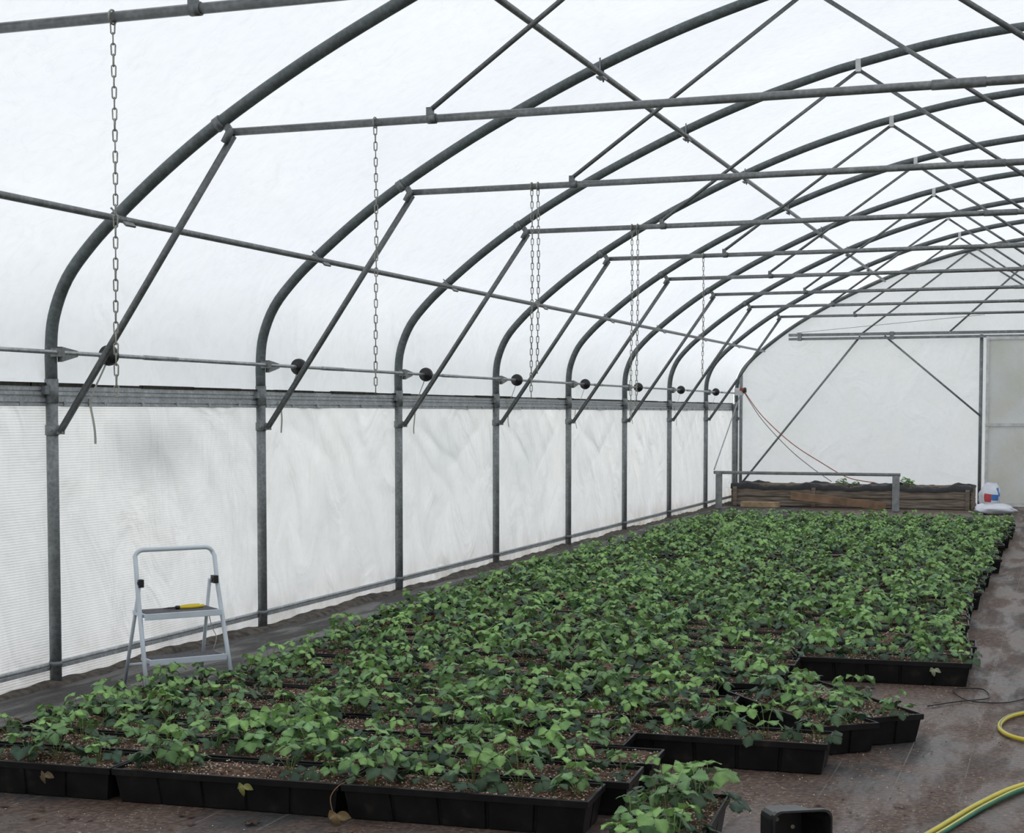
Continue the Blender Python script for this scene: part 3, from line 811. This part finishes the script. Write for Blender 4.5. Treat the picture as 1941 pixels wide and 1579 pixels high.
b=MB(); b.beam((1.25,26.72,.20),(2.85,26.55,.055),.03,.13,0); b.build('loose_plank',[M_wood2],None,bevel=.003)
b=MB(); b.box((.75,26.6,.045),(.65,.16,.09)); b.build('timber_offcut',[simple('offcut',(.42,.30,.18),.8,var=.3)],None,bevel=.004)
b=MB()
b.box((.17,25.95,.30),(.10,.07,.60)); b.box((3.05,26.12,.29),(.11,.07,.58))
b.beam((.08,25.95,.615),(3.12,26.12,.605),.06,.035); b.beam((.08,25.95,.590),(3.12,26.12,.580),.03,.02)
b.build('rail_stand',[simple('rail_stand_grey',(.25,.265,.265),.6,var=.2,scale=12)],None,bevel=.004)
M_bag=simple('bag_white',(.66,.69,.74),.35,var=.06); M_red=simple('bag_red',(.45,.05,.05),.4); M_blue=simple('bag_blue',(.05,.18,.46),.4)
def bag(c,size,rz,seed,marks=True):
    vs=[];fs=[];mi=[]
    sx,sy,sz=size; R=Matrix.Rotation(rz,3,'Z')
    nu,nv=24,14
    for i in range(nv+1):
        v=i/nv; zc=sz*v; prof=(math.sin(math.pi*min(1,max(0,.08+v*.86)))**.35)
        flat=1-.75*max(0,(v-.7)/.3)
        for j in range(nu):
            a=2*math.pi*j/nu; ca,sa=math.cos(a),math.sin(a)
            ex=math.copysign(abs(ca)**.6,ca)*sx/2*prof*(1+.05*math.sin(v*9+seed)); ey=math.copysign(abs(sa)**.7,sa)*sy/2*prof*flat
            k=1+.07*math.sin(5*a+v*8+seed)+.05*math.sin(11*a-v*13)
            p=Vector((ex*k+.03*v*math.sin(seed),ey*k,zc+.02*math.sin(3*a+seed)*v)); vs.append(Vector(c)+R@p)
    for i in range(nv):
        for j in range(nu):
            fs.append((i*nu+j,i*nu+(j+1)%nu,(i+1)*nu+(j+1)%nu,(i+1)*nu+j))
            v=i/nv; a=(j/nu); m=0
            if marks and .66<=a<.74 and .32<v<.62: m=1
            if marks and (.74<=a<.80 and .38<v<.58 or .80<=a<.90 and .5<v<.85 or .6<=a<.66 and .15<v<.28): m=2
            mi.append(m)
    fs+=[tuple(range(nu))[::-1],tuple(nv*nu+j for j in range(nu))]; mi+=[0,0]
    b=MB(); b.v=[tuple(p) for p in vs]; b.f=fs; b.m=mi; b.sm=[True]*len(fs)
    return b.build('compost_bag',[M_bag,M_red,M_blue])
bag((4.48,26.5,0),(.32,.22,.46),.3,2); bag((4.62,26.0,0),(.62,.40,.15),.2,5,False)

# ---------------------------------------------------------------- world, camera
w=bpy.data.worlds.new('overcast_sky'); scene.world=w; w.use_nodes=True; nt=w.node_tree; nt.nodes.clear()
o=N(nt,'ShaderNodeOutputWorld'); bg=N(nt,'ShaderNodeBackground'); L(nt,bg.outputs[0],o.inputs[0])
tc=N(nt,'ShaderNodeTexCoord'); sp=N(nt,'ShaderNodeSeparateXYZ'); L(nt,tc.outputs['Generated'],sp.inputs[0])
r=ramp(nt,maprange(nt,sp.outputs['Z'],-1,1),[(.45,(.56,.57,.56)),(.52,(.90,.92,.95)),(1,(.97,.98,.99))])
L(nt,r.outputs[0],bg.inputs[0]); bg.inputs[1].default_value=1.56
sun=bpy.data.lights.new('overcast_sun','SUN'); sun.energy=.6; sun.angle=math.radians(40); so=bpy.data.objects.new('overcast_sun',sun); link(so)
so.rotation_euler=Vector((.75,-.35,-.75)).to_track_quat('-Z','Y').to_euler()
cam=bpy.data.cameras.new('camera'); co=bpy.data.objects.new('camera',cam); link(co)
pitch=math.radians(3)
F_PX=2975
cam.sensor_fit='HORIZONTAL'; cam.sensor_width=36; cam.lens=F_PX/1941*36
co.location=(5.63,0,1.6); co.rotation_euler=(math.radians(90)-pitch,0,math.radians(19.4))
cam.shift_y=(783+F_PX*math.tan(pitch)-789.5)/1941
cam.clip_end=200
scene.camera=co
scene.view_settings.view_transform='Standard'; scene.view_settings.look='None'
scene.view_settings.exposure=0
